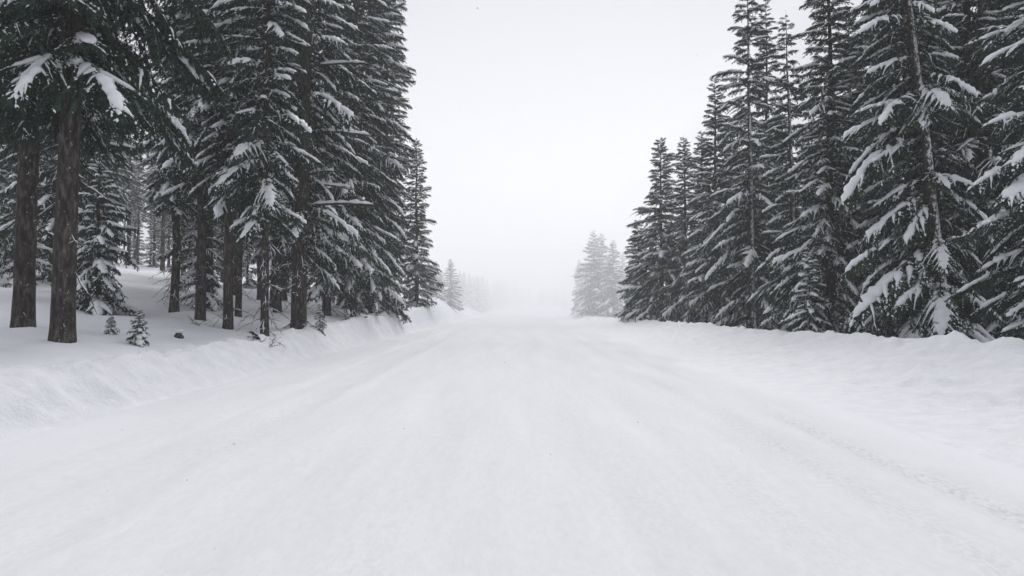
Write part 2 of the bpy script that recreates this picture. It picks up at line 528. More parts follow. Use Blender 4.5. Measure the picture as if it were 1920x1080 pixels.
    # clumps along laterals
    for c in tubes:
        m = len(c)
        if rng.random() > (0.35, 0.78, 0.95)[snow]:
            continue
        a0 = int(m * rng.uniform(0.0, 0.25)); a1 = int(m * rng.uniform(0.35, 0.95))
        if a1 - a0 < 2:
            a1 = min(m, a0 + 3)
        pts = c[a0:a1]
        if len(pts) < 2:
            continue
        k = max(3, min(7, len(pts)))
        ii = np.linspace(0, len(pts) - 1, k)
        pts = np.stack([np.interp(ii, np.arange(len(pts)), pts[:, q]) for q in range(3)], -1)
        s = np.linspace(0, 1, k)
        prof = np.sqrt(np.clip(1 - (2 * s - 1) ** 4, 0, 1)) * (1.15 - 0.55 * s) * 0.94 + 0.05
        wd = (0.023, 0.044, 0.060)[snow] * rng.uniform(0.7, 1.3) * (0.75 + 0.25 * L)
        w = wd * prof * rng.uniform(0.7, 1.3, k)
        dz = nrm(np.gradient(pts, axis=0))[:, 2]
        w = w * np.clip(1.3 - 1.5 * np.abs(dz), 0.10, 1)      # little snow stays on the steep ends
        h = w * rng.uniform(0.75, 1.1)
        pts = pts + np.array([0, 0, 0.008]) + rng.normal(0, 0.004, (k, 3))
        v, f = tube(pts, w, h, 6, 0.55)
        sn.add(v, f, 0)
    # dust on shoots
    flat = np.abs(nrm(P1 - P0)[:, 2]) < 0.62
    pick = np.nonzero((rng.random(ns) < (0.14, 0.46, 0.50)[snow]) & flat)[0]
    for q in pick:
        p0, p1 = P0[q], P1[q]
        e = p1 - p0
        k = 3
        pts = np.stack([p0 + e * 0.0, p0 + e * 0.5, p0 + e * 1.02]) + np.array([0, 0, 0.009])
        w = np.array([0.25, 1, 0.3]) * rng.uniform(0.009, 0.021) * (1 + 0.1 * snow)
        v, f = tube(pts, w, w * 0.8, 5, 0.6)
        sn.add(v, f, 0)
    # the pillow along the bough itself
    if snow >= 1:
        t0 = rng.uniform(0.15, 0.55) if snow == 2 else rng.uniform(0.2, 0.5)
        t1 = rng.uniform(0.88, 1.02) if snow == 2 else rng.uniform(0.7, 1.0)
        k = 14
        tt = np.linspace(t0, t1, k)
        pts = np.stack([np.interp(tt, t, ax[:, q]) for q in range(3)], -1)
        s = np.linspace(0, 1, k)
        prof = np.sqrt(np.clip(1 - (2 * s - 1) ** 6, 0, 1)) * 0.93 + 0.07
        bulge = 0.7 + 0.6 * np.interp(s, np.linspace(0, 1, 6), rng.random(6))
        bulge *= rng.uniform(0.6, 1.35, k)
        w = prof * bulge * (0.045 if snow == 1 else 0.080) * (0.55 + 0.4 * L)
        h = w * 0.8
        pts[:, 2] += 0.012
        pts[:, 1] += rng.normal(0, 0.01, k) * L
        v, f = tube(pts, w, h, 7, 0.6)
        sn.add(v, f, 0)
    if sn.n == 0:
        v, f = tube(ax[5:9] + np.array([0, 0, 0.012]), np.array([.003, .012, .012, .003]), np.array([.003, .01, .01, .003]), 5, 0.6)
        sn.add(v, f, 0)
    return g, sn

def gen_dead(rng, L):
    """a bare dead branch with a few side twigs; returns wood and a thin line of snow"""
    g, sn = Geo(), Geo()
    n = 9
    t = np.linspace(0, 1, n)
    ax = np.stack([L * t, np.cumsum(rng.normal(0, 0.03, n)) * L, -0.35 * L * t ** 1.5 + np.cumsum(rng.normal(0, 0.015, n)) * L], -1)
    g.add(*tube(ax, 0.011 * (1.15 - t) + 0.002, 0.011 * (1.15 - t) + 0.002, 5), 0)
    for k in range(int(5 + 7 * L)):
        tt = rng.uniform(0.2, 0.98)
        p = np.array([np.interp(tt, t, ax[:, q]) for q in range(3)])
        l = L * rng.uniform(0.12, 0.38) * (1.2 - tt)
        an = R(rng.uniform(35, 70)) * (1 if rng.random() < 0.5 else -1)
        m = 5
        s = np.linspace(0, 1, m)
        c = p[None] + np.stack([math.cos(an) * l * s, math.sin(an) * l * s, -rng.uniform(0.0, 0.6) * l * s ** 1.4], -1) + np.cumsum(rng.normal(0, 0.02, (m, 3)), 0) * l
        g.add(*tube(c, 0.006 * (1.1 - s) + 0.0012, 0.006 * (1.1 - s) + 0.0012, 4), 0)
        if rng.random() < 0.35:
            sn.add(*tube(c[:4] + np.array([0, 0, 0.006]), np.array([.002, .008, .008, .002]), np.array([.002, .008, .008, .002]), 5, 0.6), 0)
    sn.add(*tube(ax[1:6] + np.array([0, 0, 0.011]), np.array([.002, .012, .014, .010, .002]), np.array([.002, .012, .014, .010, .002]), 5, 0.6), 0)
    return g, sn

BR = {}     # class -> list of (length, branch mesh, [snow meshes light..heavy])
def make_class(key, L, count, seed, **kw):
    out = []
    for i in range(count):
        sn = []
        for lvl in range(3):
            rng = np.random.default_rng(seed + i * 17)
            droop = 0.12 + 0.30 * (i / max(1, count - 1))
            g, s = gen_branch(rng, L, droop, snow=lvl, **kw)
            if lvl == 0:
                bm = g.mesh("branch", [M_TWIG, M_NEEDLE])
            sn.append(s.mesh("snow", [M_BRANCH_SNOW]))
        out.append((L, bm, sn))
    BR[key] = out
make_class("long", 2.3, 5, 1000)
make_class("mid", 1.35, 5, 2000)
make_class("short", 0.7, 4, 3000, dens=12, lateral=0.46)
make_class("tiny", 0.32, 3, 4000, dens=24, lateral=0.5, seg=0.04, core=0.005, needles=8, nl=(0.018, 0.03), nw=0.005, hang=0.03)
DEAD = []
for i in range(4):
    g, s = gen_dead(np.random.default_rng(5000 + i), 0.9)
    DEAD.append((0.9, g.mesh("dead_branch", [M_TWIG]), [s.mesh("snow", [M_BRANCH_SNOW])] * 3))

# ------------------------------------------------------------------ trunks
def gen_trunk(rng, H, r0, lean=(0, 0), sides=18, step=0.16, bend=0.0, flare=0.35, top_fine=8.0, sink=0.5):
    zs = [-sink, -0.1]
    while zs[-1] < H:
        zs.append(zs[-1] + (step if zs[-1] < top_fine else step * 3))
    zs = np.array(zs); zs[-1] = H
    u = np.clip(zs / H, 0, 1)
    wob = np.stack([np.interp(zs, np.linspace(0, H, 7), np.r_[0, rng.normal(0, bend, 6)]), np.interp(zs, np.linspace(0, H, 7), np.r_[0, rng.normal(0, bend, 6)])], -1)
    ctr = np.stack([lean[0] * zs + wob[:, 0], lean[1] * zs + wob[:, 1], zs], -1)
    rad = r0 * ((1 - u) ** 0.8 * 0.97 + 0.012) + r0 * flare * np.exp(-np.maximum(zs, 0) / 0.22)
    a = np.arange(sides) / sides * 2 * np.pi
    A, Z = np.meshgrid(a, zs)
    sd = int(rng.integers(0, 9999))
    bark = vnoise(A * sides / 6.283 * 0.55, Z * 2.2, sd) * 0.045 + vnoise(A * 2.2, Z * 0.9, sd + 3) * 0.05
    bark[:, -1] = bark[:, 0] * 0.5 + bark[:, -2] * 0.5
    rr = rad[:, None] * (1 + bark)
    V = np.stack([ctr[:, 0, None] + rr * np.cos(A), ctr[:, 1, None] + rr * np.sin(A), ctr[:, 2, None] + 0 * A], -1).reshape(-1, 3)
    n = len(zs)
    i, j = np.meshgrid(np.arange(n - 1), np.arange(sides), indexing="ij")
    a0 = i * sides + j; a1 = i * sides + (j + 1) % sides
    F = np.concatenate([np.stack([a0, a1, a1 + sides], -1).reshape(-1, 3), np.stack([a0, a1 + sides, a0 + sides], -1).reshape(-1, 3)])
    centre = lambda z: (np.interp(z, zs, ctr[:, 0]), np.interp(z, zs, ctr[:, 1]))
    radius = lambda z: float(np.interp(z, zs, rad))
    return V, F, centre, radius

def at_px(px, depth):
    return (px - 960) * depth / 1280.0, depth

HIGH = [0.0]
def spruce(name, label, px, depth, H, Rad, dia, hb, seed, cat="spruce tree", lean=(0, 0), snow=(0.5, 0.4), step=0.085, dead=0, snowy=False, group=None,
           side=None, pitch_lo=-28, elev_top=30, pw=0.68, front=0.0, bare=(), dead_top=None, thin=0.0, sc=1.0, sink=0.5, z=None):
    rng = np.random.default_rng(seed)
    x, y = at_px(px, depth)
    zz = hz(x, y) - 0.03 if z is None else z
    t = thing(name, label, cat, (x, y, zz), group)
    g = Geo()
    V, F, ctr, rad = gen_trunk(rng, H, dia / 2, lean, sides=18 if dia > 0.2 else 10, step=0.16 if H > 5 else 0.1, bend=0.035 * min(1, H / 12), flare=0.16 if H > 5 else 0.1, sink=sink)
    g.add(V, F, 0, True)
    link("trunk", g.mesh("trunk", [M_BARK_SNOWY if snowy else M_BARK]), t)
    HIGH[0] = max(HIGH[0], zz + H)
    zc = hb; az = rng.random() * 6.28
    def put(kind, z, az, L, pitch, roll, lvl, nm):
        Lv, bm, sn = kind
        s = L / Lv
        cx, cy_ = ctr(z)
        r = rad(z) * 0.6
        o = bpy.data.objects.new(nm, bm)
        COL.objects.link(o)
        o.parent = t
        o.location = (cx + math.cos(az) * r, cy_ + math.sin(az) * r, z)
        o.rotation_euler = (Matrix.Rotation(az, 3, 'Z') @ Matrix.Rotation(-pitch, 3, 'Y') @ Matrix.Rotation(roll, 3, 'X')).to_euler()
        fl = -1 if rng.random() < 0.5 else 1
        o.scale = (s, s * fl, s * rng.uniform(0.9, 1.1))
        so = bpy.data.objects.new("snow", sn[lvl])
        COL.objects.link(so)
        so.parent = o
        so["kind"] = "stuff"          # clumps of snow too small to pick apart
    while zc < H * 0.985:
        u = (zc - hb) / max(H - hb, 0.1)
        az += 2.399963 + rng.normal(0, 0.35)
        L = Rad * ((1 - u) ** pw) * (0.80 + 0.2 * min(1, u * 5)) * rng.uniform(0.55, 1.16) + 0.12 * sc
        if side is not None:          # fuller on the open side
            L *= 1.0 + side[1] * math.cos(az - side[0])
        L *= 0.92 + 0.26 * float(vnoise(az % 6.283 * 0.9 + seed, zc * 0.55, seed))
        pitch = R(pitch_lo + (elev_top - pitch_lo) * u ** 1.25 + rng.normal(0, 6))
        key = "long" if L > 1.75 else "mid" if L > 0.95 else "short" if L > 0.42 else "tiny"
        kind = BR[key][int(rng.integers(0, len(BR[key])))]
        q = rng.random()
        lvl = 2 if q < snow[0] * (1.15 - 0.5 * u) * min(1.3, 0.45 + 0.75 * L / max(0.3, Rad * (1 - u) ** pw)) else 1 if q < snow[0] + snow[1] else 0
        if rng.random() >= (thin if math.sin(az) > -0.45 else max(thin, front)):
            put(kind, zc, az, L, pitch, R(rng.normal(0, 9)), lvl, "branch")
        zc += step * sc * rng.uniform(0.6, 1.4) * (1.0 - 0.35 * u)
    for z0, a0, L0, p0 in bare:
        put(DEAD[int(rng.integers(0, 4))], z0, a0, L0, R(p0), 0.0, 0, "dead_branch")
    top = dead_top if dead_top is not None else hb
    for _ in range(dead):
        z0 = rng.uniform(0.25, max(0.5, top))
        put(DEAD[int(rng.integers(0, 4))], z0, rng.random() * 6.28, rng.uniform(0.35, 1.0), R(rng.uniform(-45, 5)), R(rng.normal(0, 25)), 0, "dead_branch")
    return t

# ------------------------------------------------------------------ left row of trees
SP = "spruce_tree"
spruce(SP, "thick bare-trunked spruce at the far left edge of the picture", 44, 14.5, 18, 2.9, 0.43, 4.9, 11, snow=(0.06, 0.25), lean=(0.012, 0))
spruce(SP, "thick leaning spruce trunk second from the left with a dead branch on it", 118, 13.0, 19, 3.3, 0.42, 4.9, 12, snow=(0.25, 0.30), lean=(0.024, 0.0), bare=[(1.45, 0.1, 0.95, -42), (2.1, -0.5, 0.6, -25), (3.1, 0.2, 1.1, -20), (2.7, 3.0, 0.7, -25)])
spruce(SP, "slim spruce with its lower trunk shaggy with dead twigs at the clearing", 326, 25.0, 15, 1.6, 0.33, 3.9, 13, snow=(0.6, 0.35), dead=60, dead_top=4.2)
spruce(SP, "straight spruce whose drooping snow-laden boughs hang beside the clearing", 376, 22.0, 16, 2.2, 0.33, 4.5, 14, snow=(0.85, 0.15), dead=10, dead_top=4, front=0.3)
spruce(SP, "dark spruce trunk close behind the spruce with drooping snow-laden boughs", 394, 28.0, 17, 1.9, 0.32, 4.2, 15, snow=(0.5, 0.4), dead=10)
spruce(SP, "smooth bare-trunked spruce right of the drooping snow-laden boughs", 428, 21.0, 16, 2.0, 0.31, 4.4, 16, snow=(0.7, 0.25), dead=8)
spruce(SP, "thin spruce trunk just right of the smooth bare-trunked spruce", 447, 25.0, 15, 1.6, 0.24, 4.2, 17, snow=(0.5, 0.4), dead=22)
spruce(SP, "slim spruce with a twiggy skirt at its foot behind the left snow bank", 497, 19.3, 17, 1.9, 0.24, 3.4, 18, snow=(0.65, 0.3), dead=40, dead_top=3.2, front=0.4)
big = spruce(SP, "big spruce with the thickest trunk of the middle left row and one long level limb", 560, 24.0, 22, 2.7, 0.55, 2.6, 19, snow=(0.6, 0.35), dead=46, dead_top=4.6, lean=(0.018, 0), front=0.85)
spruce(SP, "tall spruce with a dark trunk showing between the big spruce and the row's end", 662, 32.0, 22, 2.5, 0.42, 2.4, 20, snow=(0.55, 0.4), dead=16, front=0.65)
spruce(SP, "dense broad spruce behind the dark trunk right of the big spruce", 690, 37.0, 26, 3.1, 0.5, 1.0, 21, snow=(0.55, 0.42), pw=0.55)
spruce(SP, "towering spruce forming the left forest's edge against the white sky", 724, 42.0, 29, 2.35, 0.42, 0.7, 22, snow=(0.55, 0.42), pitch_lo=-14, pw=0.5, front=0.4)
spruce(SP, "pointed spruce at the end of the left row with its top clear of the others", 781, 55.0, 13.8, 2.3, 0.36, 0.3, 23, snow=(0.55, 0.42), pitch_lo=-10, pw=0.62)
spruce(SP, "tall spruce standing between the big spruce and the dark trunk", 612, 31.0, 24, 2.6, 0.40, 1.6, 24, snow=(0.55, 0.4), dead=8)
spruce(SP, "half-hidden tall spruce rising left of the big spruce", 520, 29.0, 21, 2.3, 0.36, 3.0, 25, snow=(0.55, 0.4), dead=14)
spruce(SP, "low branchy spruce filling the foot of the left row's end", 722, 50.0, 9, 2.2, 0.25, 0.2, 26, snow=(0.7, 0.3))
spruce("young_spruce", "young full spruce sweeping to the snow behind the two thick left trunks", 183, 21.0, 5.0, 1.75, 0.20, 0.3, 27, snow=(0.8, 0.2), pitch_lo=-26, pw=0.9)

# ------------------------------------------------------------------ right row of trees
spruce(SP, "pointed spruce at the near end of the right row beside the open road", 1240, 52.0, 14.9, 3.6, 0.40, 0.2, 31, snow=(0.6, 0.38), pitch_lo=-24, pw=0.62)
spruce(SP, "narrow pointed spruce just right of the right row's outermost spire", 1285, 50.0, 14.6, 3.0, 0.36, 0.2, 32, snow=(0.55, 0.4))
spruce(SP, "short bushy spruce at the outer foot of the right row", 1197, 56.0, 8.6, 2.3, 0.22, 0.1, 33, snow=(0.6, 0.38), pitch_lo=-10)
spruce(SP, "slender spire hidden to its tip between the narrow and the taller right spruces", 1317, 46.0, 14.0, 2.3, 0.34, 0.2, 34, snow=(0.55, 0.4))
spruce(SP, "spruce whose thin tip stands left of the tallest open-crowned right spruce", 1342, 42.0, 16.3, 2.7, 0.38, 0.2, 35, snow=(0.6, 0.35))
spruce(SP, "tall open-crowned right spruce with sky showing between its upper boughs", 1412, 34.0, 18.5, 3.1, 0.36, 0.3, 36, snow=(0.85, 0.15), step=0.10, thin=0.12, lean=(-0.010, 0), snowy=True, front=0.6, pw=0.6)
spruce(SP, "thin-topped spruce directly behind the open-crowned right spruce", 1440, 37.0, 19.0, 2.5, 0.34, 0.3, 37, snow=(0.6, 0.35), step=0.11, thin=0.1)
spruce(SP, "spruce with a slim grey trunk bared from top to foot in the right row", 1496, 27.0, 13.6, 2.3, 0.26, 0.3, 38, snow=(0.9, 0.1), lean=(-0.03, 0), step=0.10, snowy=True, front=0.8)
spruce("young_spruce", "young snow-caked spruce at the foot of the slim grey trunk on the right", 1518, 23.5, 3.1, 0.95, 0.08, 0.12, 39, snow=(0.9, 0.1), step=0.06, sink=0.3)
spruce(SP, "dark dense spruce between the slim grey trunk and the leaning white-flecked trunk", 1560, 25.0, 17, 2.5, 0.34, 0.3, 40, snow=(0.6, 0.35))
spruce(SP, "leaning spruce with a white-flecked trunk and long drooping boughs on the right", 1784, 20.0, 19, 3.0, 0.36, 1.3, 41, snow=(0.9, 0.1), lean=(-0.105, 0.01), snowy=True, step=0.075, pitch_lo=-34, elev_top=10, side=(math.pi, 0.12), front=0.7)
spruce(SP, "dark spruce filling the gap left of the leaning white-flecked trunk", 1668, 24.5, 17, 2.8, 0.34, 0.8, 42, snow=(0.9, 0.1), pitch_lo=-30)
spruce(SP, "straight dark spruce trunk right of the leaning white-flecked trunk", 1836, 21.0, 19, 2.3, 0.40, 2.4, 43, snow=(0.9, 0.1), lean=(-0.02, 0), dead=40, front=0.75)
spruce(SP, "spruce deep in shade between the leaning trunk and the straight dark trunk", 1775, 25.0, 17, 2.2, 0.36, 1.5, 44, snow=(0.5, 0.4), dead=20)
spruce(SP, "nearest spruce reaching in at the right edge with thick snow pillows on its boughs", 2000, 15.5, 16, 2.4, 0.34, 1.4, 45, snow=(0.8, 0.2), pitch_lo=-20)
spruce(SP, "spruce behind the snow pillows at the right edge", 1900, 21.0, 17, 2.5, 0.36, 0.5, 46, snow=(0.6, 0.35), dead=10)
spruce(SP, "slim spruce in the second right row behind the open-crowned spruce", 1372, 47.0, 15, 2.4, 0.34, 0.2, 47, snow=(0.55, 0.4))

# ------------------------------------------------------------------ saplings and odds and ends on the left snow
spruce("sapling", "larger of the two tiny snow-dusted saplings on the left snow", 262, 14.5, 0.78, 0.27, 0.025, 0.05, 51, cat="sapling", snow=(0.8, 0.2), step=0.022, sc=0.4, sink=0.15, pw=0.9)
spruce("sapling", "smaller of the two tiny snow-dusted saplings on the left snow", 209, 15.0, 0.42, 0.16, 0.018, 0.03, 52, cat="sapling", snow=(0.8, 0.2), step=0.018, sc=0.3, sink=0.15, pw=0.9)
spruce("sapling", "thin sparse sapling at the bank edge below the big spruce", 600, 23.5, 1.0, 0.30, 0.03, 0.05, 53, cat="sapling", snow=(0.2, 0.4), step=0.05, sc=0.5, sink=0.2)

# ------------------------------------------------------------------ background trees: shared meshes
def far_tree_meshes(seed, H, Rad, hb, dia, lod, snow):
    """trunk, crown, snow meshes of one whole tree"""
    rng = np.random.default_rng(seed)
    tg, cg, sg = Geo(), Geo(), Geo()
    V, F, ctr, rad = gen_trunk(rng, H, dia / 2, sides=8, step=0.5, bend=0.05, flare=0.3)
    tg.add(V, F, 0, True)
    z = hb; az = 0.0
    lib = []
    for i in range(4):
        r2 = np.random.default_rng(seed * 31 + i)
        kw = dict(seg=0.16, needles=5, nl=(0.06, 0.12), nw=0.015, core=0.018, dens=8, wood_r=0.010, hang=0.06) if lod == 0 else dict(seg=0.24, needles=4, nl=(0.14, 0.26), nw=0.032, core=0.035, dens=5, wood_r=0.010, hang=0.12)
        g, s = gen_branch(r2, 1.8, 0.12 + 0.08 * i, snow=snow, shoot=True, **kw)
        s2 = Geo()
        lib.append((g.arrays(), s.arrays()))
    while z < H * 0.985:
        u = (z - hb) / (H - hb)
        az += 2.4 + rng.normal(0, 0.35)
        L = Rad * (1 - u) ** 0.78 * (0.8 + 0.2 * min(1, u * 5)) * rng.uniform(0.7, 1.15) + 0.12
        (gv, gf, gm, gs), (sv, sf, sm_, ss) = lib[int(rng.integers(0, 4))]
        pitch = R(-20 + 56 * u ** 1.25 + rng.normal(0, 6))
        k = L / 1.8
        M = np.array(Matrix.Rotation(az, 3, 'Z') @ Matrix.Rotation(-pitch, 3, 'Y') @ Matrix.Rotation(R(rng.normal(0, 9)), 3, 'X')) * k
        if k < 0.5:
            M = M @ np.diag([1, 1.25, 1.25])
        c = np.array([*ctr(z), z])
        cg.add(gv @ M.T + c, gf, 0, False)
        sg.add(sv @ (M.T * (1.25 if lod else 1.1)) + c + np.array([0, 0, 0.01]), sf, 0, True)
        z += (0.15 if lod == 0 else 0.16) * rng.uniform(0.6, 1.4) * (1 - 0.35 * u)
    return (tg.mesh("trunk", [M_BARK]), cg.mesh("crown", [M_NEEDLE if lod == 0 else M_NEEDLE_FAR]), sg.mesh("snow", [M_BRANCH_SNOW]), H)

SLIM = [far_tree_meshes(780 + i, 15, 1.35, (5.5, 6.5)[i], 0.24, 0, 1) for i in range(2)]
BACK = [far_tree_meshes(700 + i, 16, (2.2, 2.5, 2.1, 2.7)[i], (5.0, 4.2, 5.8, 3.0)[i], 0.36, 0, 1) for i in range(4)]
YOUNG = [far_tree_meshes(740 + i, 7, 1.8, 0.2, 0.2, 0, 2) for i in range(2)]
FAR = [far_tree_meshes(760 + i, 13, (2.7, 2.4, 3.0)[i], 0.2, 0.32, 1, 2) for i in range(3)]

def back_tree(name, meshes, x, y, H, label, group, rng, wide=1.0):
    zz = hz(x, y) - 0.05
    t = thing(name, label, "spruce tree", (x, y, zz), group, rng.random() * 6.28)
    k = H / meshes[3]
    t.scale = (k * wide, k * wide, k)
    link("trunk", meshes[0], t)
    cr = link("crown", meshes[1], t)
    link("snow", meshes[2], cr, kind="stuff")
    HIGH[0] = max(HIGH[0], zz + H)
    return t

rng = np.random.default_rng(77)
placed = []
def free(x, y, d):
    if any((x - a) ** 2 + (y - b) ** 2 < d * d for a, b in placed):
        return False
    placed.append((x, y)); return True

RANK = ["nearest", "second nearest", "third nearest", "fourth nearest", "fifth nearest", "sixth nearest"]
def label_by_place(trees, places, what, group):
    """near ones get a label of their own by the gap they stand in; the deep ones that nothing tells apart share one per gap"""
    for lo, hi, where in places:
        row = sorted((t for t in trees if lo <= t[1] < hi), key=lambda t: t[2])
        for k, (o, px, y) in enumerate(row):
            if k < len(RANK):
                o["label"] = f"{RANK[k]} of the {what} {where}"
                o["group"] = group
            else:
                o["label"] = f"{what.rstrip('s') if not what.endswith('spruces') else what[:-1]} lost deep in the shade {where}"
                o["group"] = f"{what} deep {where}"

# inside the left forest
n = 0; tries = 0
old, young = [], []
while n < 175 and tries < 6000:
    tries += 1
    y = rng.uniform(17, 105) if n < 120 else rng.uniform(55, 120)
    x = -rng.uniform(10.5, 15 + 0.75 * y)
    if y > 55 and x > -30.5:
        continue
    px = 960 + x * 1280 / y
    if px < -60:
        continue
    # the clearing runs up the slope between the thick trunks and the shaggy slim spruce
    if 160 + 0.6 * y < px < 345 - 0.6 * y and y < 62:
        continue
    if px > 560 and y < 40:
        continue
    if px < 345 and y < 24:
        continue
    if not free(x, y, 1.6 + y * 0.009):
        continue
    if rng.random() < 0.2:
        young.append((back_tree("young_spruce", YOUNG[n % 2], x, y, rng.uniform(4, 8), "", "", rng), px, y))
    else:
        kind = SLIM[n % 2] if 150 < px < 560 and rng.random() < 0.55 else BACK[int(rng.integers(0, 4))]
        old.append((back_tree("spruce_tree", kind, x, y, rng.uniform(14, 20), "", "", rng), px, y))
    n += 1
LEFT_GAPS = [(-999, 44, "behind the bare trunk at the left edge"), (44, 118, "between the two thick left trunks"), (118, 200, "behind the young full spruce on the left"),
             (200, 326, "at the head of the left clearing"), (326, 400, "behind the shaggy and drooping left spruces"), (400, 470, "behind the smooth bare left trunk"),
             (470, 560, "behind the slim spruce with twiggy skirt"), (560, 660, "behind the big left spruce"), (660, 999, "behind the left row's end")]
label_by_place(old, LEFT_GAPS, "dim spruces", "spruces inside the left forest")
label_by_place(young, LEFT_GAPS, "small snowy spruces", "young spruces inside the left forest")
# inside the right forest
n = 0; tries = 0
old = []
while n < 85 and tries < 4000:
    tries += 1
    y = rng.uniform(18, 80)
    x = rng.uniform(13, 17 + 0.6 * y)
    if y > 54 and x < 31:
        continue
    px = 960 + x * 1280 / y
    if px > 1990 or px < 1330:
        continue
    if not free(x, y, 2.0):
        continue
    old.append((back_tree("spruce_tree", BACK[int(rng.integers(0, 4))], x, y, rng.uniform(12, 17) * (0.9 if px < 1500 else 1), "", "", rng), px, y))
    n += 1
RIGHT_GAPS = [(0, 1420, "behind the open-crowned right spruce"), (1420, 1500, "behind the slim grey right trunk"), (1500, 1600, "right of the young snow-caked spruce"),
              (1600, 1700, "behind the dark gap-filling right spruce"), (1700, 1790, "behind the leaning white-flecked trunk"), (1790, 1880, "behind the straight dark right trunk"), (1880, 9999, "behind the right edge's snow pillows")]
label_by_place(old, RIGHT_GAPS, "shaded spruces", "spruces inside the right forest")
# unseen spruces added beside and behind the camera to shade the road's edges
for k in range(26):
    side = -1 if k % 2 else 1
    y = 7.5 - 1.9 * k * 0.75 + rng.uniform(-0.6, 0.6)
    x = side * rng.uniform(9.8, 13.5)
    if y > 3 and side > 0: x += 2
    if y > 3: x *= 1.15
    back_tree("spruce_tree", BACK[int(rng.integers(0, 4))], x, y, rng.uniform(15, 20), "unseen spruce added beside and behind the camera to shade the road", "spruces beside the camera", rng)

# ------------------------------------------------------------------ trees fading into the blowing snow
def far_at(px, depth, top_px, label, group=None, wide=1.0):
    x, y = at_px(px, depth)
    base = hz(x, y)
    ztop = 1.6 + (570 - top_px) * depth / 1280.0
    H = max(2.0, ztop - base)
    return back_tree("spruce_tree", FAR[int(rng.integers(0, 3))], x, y, H, label, group, rng, wide)

far_at(1113, 89, 430, "tallest left spire of the small fogged clump by the road on the right", wide=1.3)
far_at(1128, 91, 436, "second spire of the small fogged clump by the road on the right", wide=1.3)
far_at(1150, 86, 448, "whiter right-hand spruce of the small fogged clump by the road", wide=1.1)
far_at(1086, 98, 484, "low faint spruce on the outer left of the small fogged clump", wide=1.0)
far_at(1098, 96, 505, "short spruce tucked into the left foot of the small fogged clump", wide=1.2)
far_at(1168, 94, 470, "spruce between the fogged clump and the right row")
far_at(1188, 88, 455, "fogged spruce just behind the outer foot of the right row")
far_at(845, 85, 484, "clearest pointed spruce fading in the fog beyond the left row", wide=1.5)
far_at(818, 84, 488, "foggy spruce half behind the last tree of the left row", wide=1.5)
far_at(804, 92, 498, "faint spruce showing at the very edge of the left row", wide=1.5)
far_at(829, 108, 505, "fog-pale spruce between the two foggy spruces beyond the left row", wide=1.4)
ORD = ["first", "second", "third", "fourth", "fifth", "sixth", "seventh"]
for i, (px, d, tp) in enumerate([(862, 116, 505), (870, 122, 508), (880, 126, 512), (888, 134, 516), (895, 130, 514), (904, 136, 515), (913, 148, 522)]):
    far_at(px, d, tp, f"{ORD[i]} from the left in the fading line of pale spruces beyond the left row", "pale spruces of the fading left line", 1.1)
for i, (px, d, tp) in enumerate([(926, 165, 522), (934, 168, 521), (942, 170, 520), (950, 178, 526), (966, 185, 530), (978, 192, 533), (992, 195, 536)]):
    far_at(px, d, tp, f"{ORD[i]} from the left of the ghostly spruces almost lost at the road's end", "ghostly spruces at the road's end", 1.2)
for i, (px, d, tp) in enumerate([(1016, 185, 536), (1030, 200, 540), (1042, 178, 537), (1058, 176, 541)]):
    far_at(px, d, tp, f"{ORD[i]} from the left of the dim little spruces beside the fogged clump", "dim little spruces left of the clump", 1.6)

# ------------------------------------------------------------------ the level snowy limb on the big spruce
def limb(parent, z, az, L, r, seed):
    rng = np.random.default_rng(seed)
    g, s = Geo(), Geo()
    t = np.linspace(0, 1, 12)
    ax = np.stack([L * t, 0.05 * np.sin(t * 5), 0.06 * np.sin(t * 3) - 0.10 * t ** 2], -1)
    g.add(*tube(ax, r * (1.1 - 0.7 * t), r * (1.1 - 0.7 * t), 8), 0)
    for k in range(6):
        a = rng.uniform(0.55, 0.98)
        p = np.array([np.interp(a, t, ax[:, q]) for q in range(3)])
        sg_ = 1 if k % 2 else -1
        s5 = np.linspace(0, 1, 5)
        c = p + np.stack([0.5 * s5, sg_ * 0.4 * s5, -0.12 * s5 ** 2], -1)
        g.add(*tube(c, 0.012 * (1.1 - s5), 0.012 * (1.1 - s5), 5), 0)
    tt = np.linspace(0.06, 0.97, 16)
    p = np.stack([np.interp(tt, t, ax[:, q]) for q in range(3)], -1)
    p[:, 2] += r * 0.75
    pr = np.sqrt(np.clip(1 - (2 * np.linspace(0, 1, 16) - 1) ** 8, 0, 1)) * 0.95 + 0.05
    s.add(*tube(p, pr * r * 1.15 * rng.uniform(0.8, 1.2, 16), pr * 0.10 * rng.uniform(0.35, 1.3, 16), 8, 0.7), 0)
    o = link("limb", g.mesh("limb", [M_TWIG]), parent)
    o.location = (math.cos(az) * 0.2 + 0.018 * z, math.sin(az) * 0.2, z)
    o.rotation_euler = (0, 0, az)
    link("snow", s.mesh("snow", [M_BRANCH_SNOW]), o)
limb(big, 4.35, R(-12), 2.6, 0.055, 3)
limb(big, 7.0, R(12), 2.2, 0.05, 4)
limb(big, 5.4, R(-38), 1.7, 0.045, 5)
limb(big, 5.1, R(20), 1.5, 0.045, 6)
limb(big, 9.3, R(-10), 2.2, 0.05, 7)

